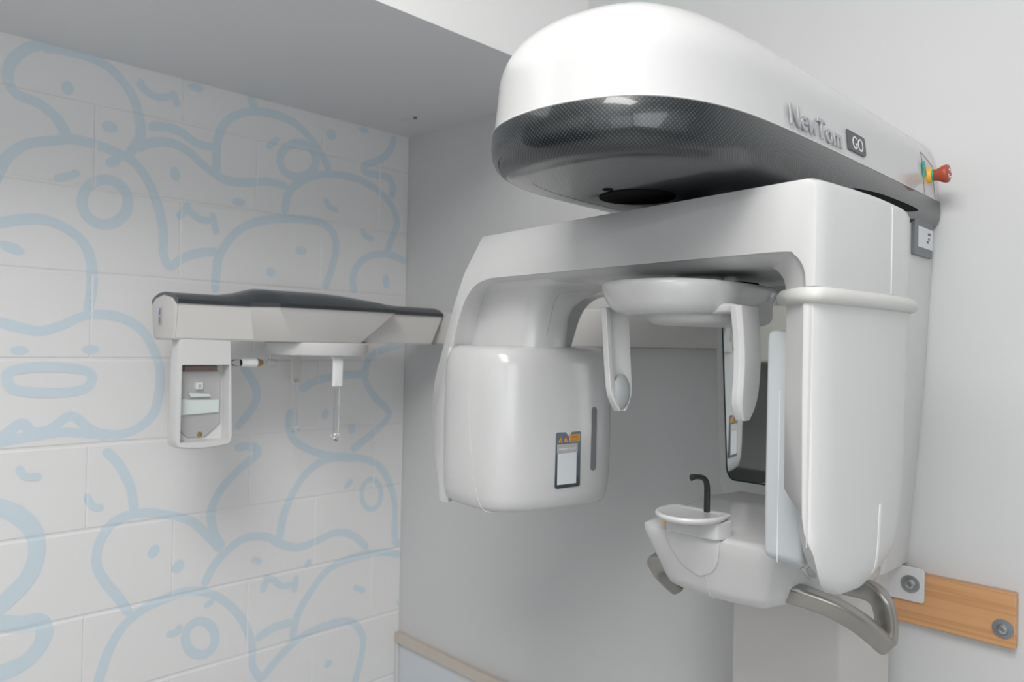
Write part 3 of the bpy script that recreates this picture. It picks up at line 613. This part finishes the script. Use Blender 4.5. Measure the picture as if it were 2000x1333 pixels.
# aperture_window and warning label on the inner face
def uvz(u, v, z): return W(u, v, z)
def facepoly(pts, u, thick, name, m, parent, **k): return slab(name, [W(u, v, z) for v, z in pts], thick, UA, m, parent, **k)
sl = [(.0345 + .0068 * math.cos(math.radians(t)), 1.532 + .0068 * math.sin(math.radians(t))) for t in range(0, 181, 20)] + [(.0345 + .0068 * math.cos(math.radians(t)), 1.429 + .0068 * math.sin(math.radians(t))) for t in range(180, 361, 20)]
facepoly(sl, -.2962, .0022, 'aperture_window', 'slate', head, bevel=(.0006, 2))
def hu(v):
    P = [p for p in headring_uv if p[0] > -.33]; P.sort(key=lambda p: p[1])
    for (u0, v0), (u1, v1) in zip(P, P[1:]):
        if v0 <= v <= v1: return u0 + (u1 - u0) * (v - v0) / max(v1 - v0, 1e-6)
    return -.296
U0_, U1_ = hu(-.056), hu(.001)
def lu(v): return U0_ + (U1_ - U0_) * (v + .056) / .057 + .0006
lp = [(v, z) for v, z in rrect(-.0560, .0010, 1.3975, 1.4965, .004, 4)]
ldir = (W(lu(0), 0, 0) - W(lu(-.05), -.05, 0)).normalized(); lnor = Vector((ldir.y, -ldir.x, 0))
wl = slab('warning_label', [W(lu(v) - .0012, v, z) for v, z in lp], .0022, lnor, 'labelfilm', head, bevel=(.0003, 1))
def lab(pts, m, nm, th=.0002, uo=0): return slab(nm, [W(lu(v) + .0011 + uo, v, z) for v, z in pts], th, lnor, M_.get(m, m), head)
M_ = {}
lab([(-.052, 1.404), (-.052, 1.4595), (-.0085, 1.4595), (-.0085, 1.404)], 'paper', 'blank_label')
lab([(-.0535, 1.460), (-.0535, 1.4755), (-.0065, 1.4755), (-.0065, 1.460)], 'alu', 'label_strip')
text('label_text', 'SafeBeam Control', .0052, W(lu(-.0495) + .0014, -.0495, 1.4655), ldir, (0, 0, 1), 'print', head, depth=.00008, sx=1.02)
lab([(-.0265, 1.479), (-.0265, 1.492), (-.0020, 1.492), (-.0020, 1.479)], 'orange', 'warning_text_panel')
for i in range(5): lab([(-.0245 + .002 * (i % 2), 1.4808 + .0023 * i), (-.0245 + .002 * (i % 2), 1.4817 + .0023 * i), (-.0050, 1.4817 + .0023 * i), (-.0050, 1.4808 + .0023 * i)], 'ink', 'warning_line', uo=.0002)
for vc in (-.0465, -.0345):
    lab([(vc - .0062, 1.4775), (vc + .0062, 1.4775), (vc, 1.4900)], 'ink', 'warning_triangle')
    lab([(vc - .0050, 1.4785), (vc + .0050, 1.4785), (vc, 1.4882)], 'orange', 'warning_triangle', uo=.0002)
    for an in (90, 210, 330):
        a = math.radians(an); cv_, cz_ = vc, 1.4816
        lab([(cv_, cz_), (cv_ + .0022 * math.cos(a + .5), cz_ + .0022 * math.sin(a + .5)), (cv_ + .0022 * math.cos(a - .5), cz_ + .0022 * math.sin(a - .5))], 'ink', 'warning_symbol', uo=.0004)
# detector pillar
def pil(z, ui, uf, uo, vf, vb, e=0):
    vm = (vf + vb) / 2
    pts = [(uf + e, vf + e), (max(uo - .010, uf + .0008) - e, vf + e), (max(uo - .004, uf + .0016) - e, vf + .003 + e), (uo - e, vf + .011 + e), (uo - .0005 - e, vf + .05), (uo - .005 - e, vm), (uo - .015 - e, vb - .055), (uo - .024 - e, vb - .024), (uo - .034 - e, vb - .007 - e), (uo - .046, vb - e), (min(ui, .192) + .004, vb - e), (min(ui, .192) - .001 + e, vb - .006), (min(ui, .195) + e, vm), (min(ui, .200) + e, vf + .050), (ui + e, vf + .032)]
    return [W(u, v, z) for u, v in pts]
rimr = [pil(z, .186 - o, .232 - o, .252 + o, -.150 - o, .150 + o) for z, o in ((1.7030, -.002), (1.7045, .0015), (1.709, .0040), (1.7150, .0040), (1.7200, .0015), (1.7220, -.001))]
rim = loft('arm_rim', rimr, 'trimgrey', arm, angle=60)
CP = [(1.7035, .192, .2335, .2475, -.149, .147), (1.60, .192, .2340, .2480, -.149, .143), (1.485, .193, .2360, .2495, -.149, .134), (1.463, .210, .2365, .2495, -.149, .130), (1.445, .230, .2395, .2495, -.149, .127), (1.432, .238, .2440, .2495, -.1465, .125), (1.420, .2400, .2460, .2495, -.1400, .122),
      (1.405, .2400, .2460, .2493, -.1340, .118), (1.393, .2380, .2450, .2488, -.1270, .111), (1.382, .232, .2410, .2480, -.1160, .100), (1.371, .224, .233, .2455, -.096, .082), (1.3635, .216, .225, .2405, -.080, .062), (1.3605, .210, .217, .2330, -.066, .040)]
cov = loft('detector_cover', [pil(*q) for q in CP], 'satin', X, angle=35)
seam('cover_seam', [W(.2425, -.1489, z) for z in (1.70, 1.60, 1.50, 1.43)], 'trimgrey', cov, .0006)
seam('arm_seam', [W(.2389, .0405, 1.724), W(.2389, .0405, 1.833)], 'print', arm, .0006)
seam('arm_seam_top', [W(.2387, .0405, 1.832), W(.2345, .0402, 1.8400), W(.226, .040, 1.8445)], 'print', arm, .0008)
def cover_u(z, v):
    for (a, b) in zip(CP, CP[1:]):
        if b[0] <= z <= a[0]:
            f = (a[0] - z) / (a[0] - b[0]); q = [x + (y - x) * f for x, y in zip(a[1:], b[1:])]
            break
    ui, uf, uo, vf, vb = q; vm = (vf + vb) / 2
    T = [(vf + .05, uo - .0005), (vm, uo - .005), (vb - .055, uo - .015), (vb - .024, uo - .024), (vb - .007, uo - .034)]; T.sort()
    for (v0, u0), (v1, u1) in zip(T, T[1:]):
        if v0 <= v <= v1: return u0 + (u1 - u0) * (v - v0) / (v1 - v0)
    return T[0][1] if v < T[0][0] else T[-1][1]
gr = []
for z in (1.460, 1.452, 1.44, 1.42, 1.405, 1.392, 1.382, 1.374, 1.367):
    vc = .0105 + (.018 - .0105) * (z - 1.36) / .10
    gr.append([W(cover_u(z, vc - .0033) - .001, vc - .0033, z), W(cover_u(z, vc - .0033) + .0005, vc - .0033, z), W(cover_u(z, vc + .0033) + .0005, vc + .0033, z), W(cover_u(z, vc + .0033) - .001, vc + .0033, z)])
loft('cover_groove', gr, 'print', cov)
# detector panel
dp = []
for z, d in ((1.3835, .022), (1.3845, .012), (1.389, .004), (1.398, 0), (1.662, 0), (1.671, .0015), (1.6745, .005), (1.675, .009)):
    dp.append(rr3(.1455 + d * .5, .1975 - d * .3, -.088 + d, .088 - d, .006 if d < .006 else .004, z, 4))
det = loft('detector_panel', dp, 'panel', X, angle=50)
seam('panel_seam', [W(.1665, -.0872, 1.386), W(.1665, -.0882, 1.398), W(.1665, -.0882, 1.60)], 'print', det, .0006)
lathe('panel_hole', W(.1980, -.068, 1.416), UA, [(0, .0035), (.0006, .0035), (.0008, .0028)], 'pad', det, n=16)
# keypad with blue led on the console top edge
kq = on(1585, 1104, 2, 1.345)
# ------------------------------------------------------------------ cephalometric side arm
ca = loft('side_arm', [[(x, y, z) for y, z in rrect(-.100, -.030, 1.6455, 1.7360, .006, 4)] for x in (.255, 1.222)], 'cream', X)
seam('side_arm_line', [(.26, -.1005, 1.6475), (1.22, -.1005, 1.6475)], 'pad', X, .0012)
HX = .242
hs = [(-.832, -.832, .072, .058), (-.72, -.72, .074, .060), (-.678, -.660, .078, .064), (-.632, -.575, .128, .092), (-.49, -.49, .134, .094), (-.312, -.385, .128, .090), (-.292, -.368, .080, .064), (-.17, -.20, .070, .060), (-.105, -.135, .066, .058)]
hd = loft('side_head', [[(HX + hb - .004, yb, 1.6455), (HX + hb, yb, 1.650), (HX + hw, yt, 1.7240), (HX + hw - .002, yt, 1.7290), (HX - hw + .002, yt, 1.7290), (HX - hw, yt, 1.7240), (HX - hb, yb, 1.650), (HX - hb + .004, yb, 1.6455)] for yt, yb, hw, hb in hs], 'cream', X, angle=25)
def topz(y):
    b = 1.7500
    if -.70 < y < -.26: b += .020 * min(1, (y + .70) / .06) * min(1, (-.26 - y) / .20)
    return b
cvr = []
ys = [-.835, -.80, -.72, -.678, -.655, -.632, -.60, -.55, -.49, -.43, -.38, -.335, -.312, -.292, -.24, -.17, -.13, -.105]
def hwid(y):
    for q, r in zip(hs, hs[1:]):
        if q[0] <= y <= r[0]: return q[2] + (r[2] - q[2]) * (y - q[0]) / (r[0] - q[0])
    return hs[0][2] if y < -.8 else hs[-1][2]
for y in ys:
    hw = hwid(y) + .003; zt_ = topz(y)
    cvr.append([(HX + hw, y, 1.7235), (HX + hw + .0005, y, 1.7325), (HX + hw * .75, y, 1.7325 + (zt_ - 1.7325) * .55), (HX + hw * .4, y, 1.7325 + (zt_ - 1.7325) * .9), (HX, y, zt_), (HX - hw * .4, y, 1.7325 + (zt_ - 1.7325) * .9), (HX - hw * .75, y, 1.7325 + (zt_ - 1.7325) * .55), (HX - hw - .0005, y, 1.7325), (HX - hw, y, 1.7235)])
cov2 = loft('head_cover', cvr, 'dark', hd, angle=30, label='dark grey arched cover')
endp = loft('end_plate', [[(HX + a * k, -.8325 - yy, 1.648 + (b - 1.648) * k2 + (.006 if k < 1 else 0)) for a, b in [(-.056, 1.648), (.056, 1.648), (.068, 1.722), (.045, 1.736), (0, 1.743), (-.045, 1.736), (-.068, 1.722)]] for k, k2, yy in ((1, 1, 0), (1, 1, .004), (.93, .93, .006))], 'cream', hd)
ip = slab('indicator_strip', [(HX - .012 + a, -.839, z) for a, z in ((-.008, 1.676), (-.008, 1.716), (.008, 1.716), (.008, 1.676))], .0012, (0, -1, 0), 'alu', hd)
for zc_ in (1.688, 1.706): slab('indicator_mark', [(HX - .012 + a, -.8405, zc_ + b) for a, b in ((-.0025, -.007), (-.0025, .007), (.0025, .007), (.0025, -.007))], .0006, (0, -1, 0), 'slate', hd)
lathe('indicator_led', (HX - .016, -.8405, 1.711), (0, -1, 0), [(0, .0016), (.0012, .0014)], 'led', hd, n=10)
disc = lathe('positioner_disc', (HX, -.458, 1.6450), (0, 0, -1), [(0, .126), (.002, .128), (.020, .126), (.030, .122), (.032, .117)], 'satin', X, n=64, angle=40)
# ear rods
def earrod(x, side, m):
    P = crom([(x - side * .012, -.46, 1.6130), (x - side * .004, -.46, 1.6120), (x, -.46, 1.6040), (x + side * .001, -.46, 1.592), (x, -.46, 1.540)], 4)
    b = sweep('ear_rod_bracket', P, rrect(-.0135, .0135, -.0035, .0035, .0025, 3), m, disc, up=(side, 0, .3), angle=50)
    r = sweep('ear_rod', [(x - side * .0005, -.46, 1.550), (x - side * .0005, -.46, 1.425)], rrect(-.0062, .0062, -.0040, .0040, .0015, 3), 'acrylic', disc, up=(side, 0, 0))
    lathe('ear_plug', (x, -.46, 1.4165), (-side, 0, 0), [(-.004, .0085), (-.003, .0105), (.006, .0105), (.010, .006), (.018, .0045)], 'acrylic', disc, n=20, angle=50)
    lathe('screw', (x + side * .0035, -.46, 1.586), (side, 0, 0), [(0, .0028), (.0008, .0028)], 'pad', disc, n=12)
earrod(.341, 1, 'print'); earrod(.140, -1, 'cream')  # near bracket whiter, far one duller: lit and shadowed tones put into material
# nasion support, folded up under the head
ns = lathe('nasion_support', (HX, -.605, 1.5945), (0, -1, 0), [(0, .006), (.010, .010), (.016, .010)], 'brass', disc, n=16)
lathe('nasion_knob', (HX, -.621, 1.5945), (0, -1, 0), [(0, .0105), (.012, .0105), (.026, .0098), (.038, .0095)], 'print', disc, n=18)
sweep('nasion_rod', [(HX, -.585, 1.614), (HX, -.585, 1.586)], circ(.004, 10), 'alu', disc, up=(1, 0, 0))
lathe('nasion_wheel', (HX, -.580, 1.594), (0, -1, 0), [(-.010, .009), (.010, .009), (.012, .006)], 'alu', disc, n=16)
lathe('nasion_tip', (HX, -.659, 1.5945), (0, -1, 0), [(0, .008), (.020, .007), (.024, .004)], 'acrylic', disc, n=16)
# empty detector bracket hanging at the near end: open tray facing +x
ty0, ty1, tz0, tz1 = -.829, -.700, 1.412, 1.650
def trayo(x, d=0): return [(x, y, z) for y, z in [(ty0 + .006 + d, tz1 - d), (ty0 + .003 + d, 1.56), (ty0 + d, 1.43), (ty0 + .003 + d, 1.4165 + d)] + [(ty0 + .01 + (ty1 - ty0 - .02) * i / 6, 1.4125 - .005 * math.sin(math.pi * i / 6) + d) for i in range(7)] + [(ty1 - .003 - d, 1.4165 + d), (ty1 - d, 1.43), (ty1 - .004 - d, 1.56), (ty1 - .008 - d, tz1 - d)]]
def trayi(x, e=0):
    o = trayo(x); out = []
    for i, (a, y, z) in enumerate(o):
        yy = min(max(y, ty0 + .012 + e), ty1 - .012 - e); z2 = max(min(z, 1.592 - e), tz0 + .012 + e); out.append((x, yy, z2))
    return out
loft('detector_bracket', [trayo(.258), trayo(.294), trayo(.2985, .003), trayi(.2985), trayi(.264, .001)], 'satin', hd, cap=(True, True), angle=40)
tb = slab('bracket_backplate', [(.2645, y, z) for y, z in ((-.8163, 1.572), (-.8110, 1.577), (-.7230, 1.577), (-.7177, 1.570), (-.7177, 1.460), (-.7494, 1.432), (-.7617, 1.431), (-.7899, 1.431), (-.8163, 1.455))], .004, (1, 0, 0), 'alu', hd, bevel=(.001, 2))
box('connector', (.2665, -.8022, 1.577), (.275, -.7283, 1.5885), 'brownpcb', hd, bevel=(.001, 2))
slab('film_strip', [(.270, y, z) for y, z in ((-.8092, 1.512), (-.8022, 1.517), (-.7916, 1.514), (-.7230, 1.512), (-.7230, 1.484), (-.8092, 1.481))], .003, (1, 0, 0), 'film', hd)
slab('spring_clip', [(.272, y, z) for y, z in ((-.7916, 1.530), (-.7476, 1.527), (-.7432, 1.520), (-.7872, 1.520))], .004, (1, 0, 0), 'film', hd)
box('clip_block', (.266, -.7758, 1.537), (.276, -.7608, 1.552), 'paper', hd, bevel=(.001, 2)); box('clip_slot', (.2765, -.7714, 1.541), (.2768, -.7652, 1.548), 'alu', hd)
for y_, z_ in ((-.7969, 1.457), (-.7371, 1.460)): lathe('rivet', (.2665, y_, z_), (1, 0, 0), [(0, .004), (.0015, .0035)], 'slate', hd, n=12)
lathe('brass_screw', (.2665, -.7635, 1.436), (1, 0, 0), [(0, .0065), (.003, .006), (.0035, .003)], 'brass', hd, n=14)
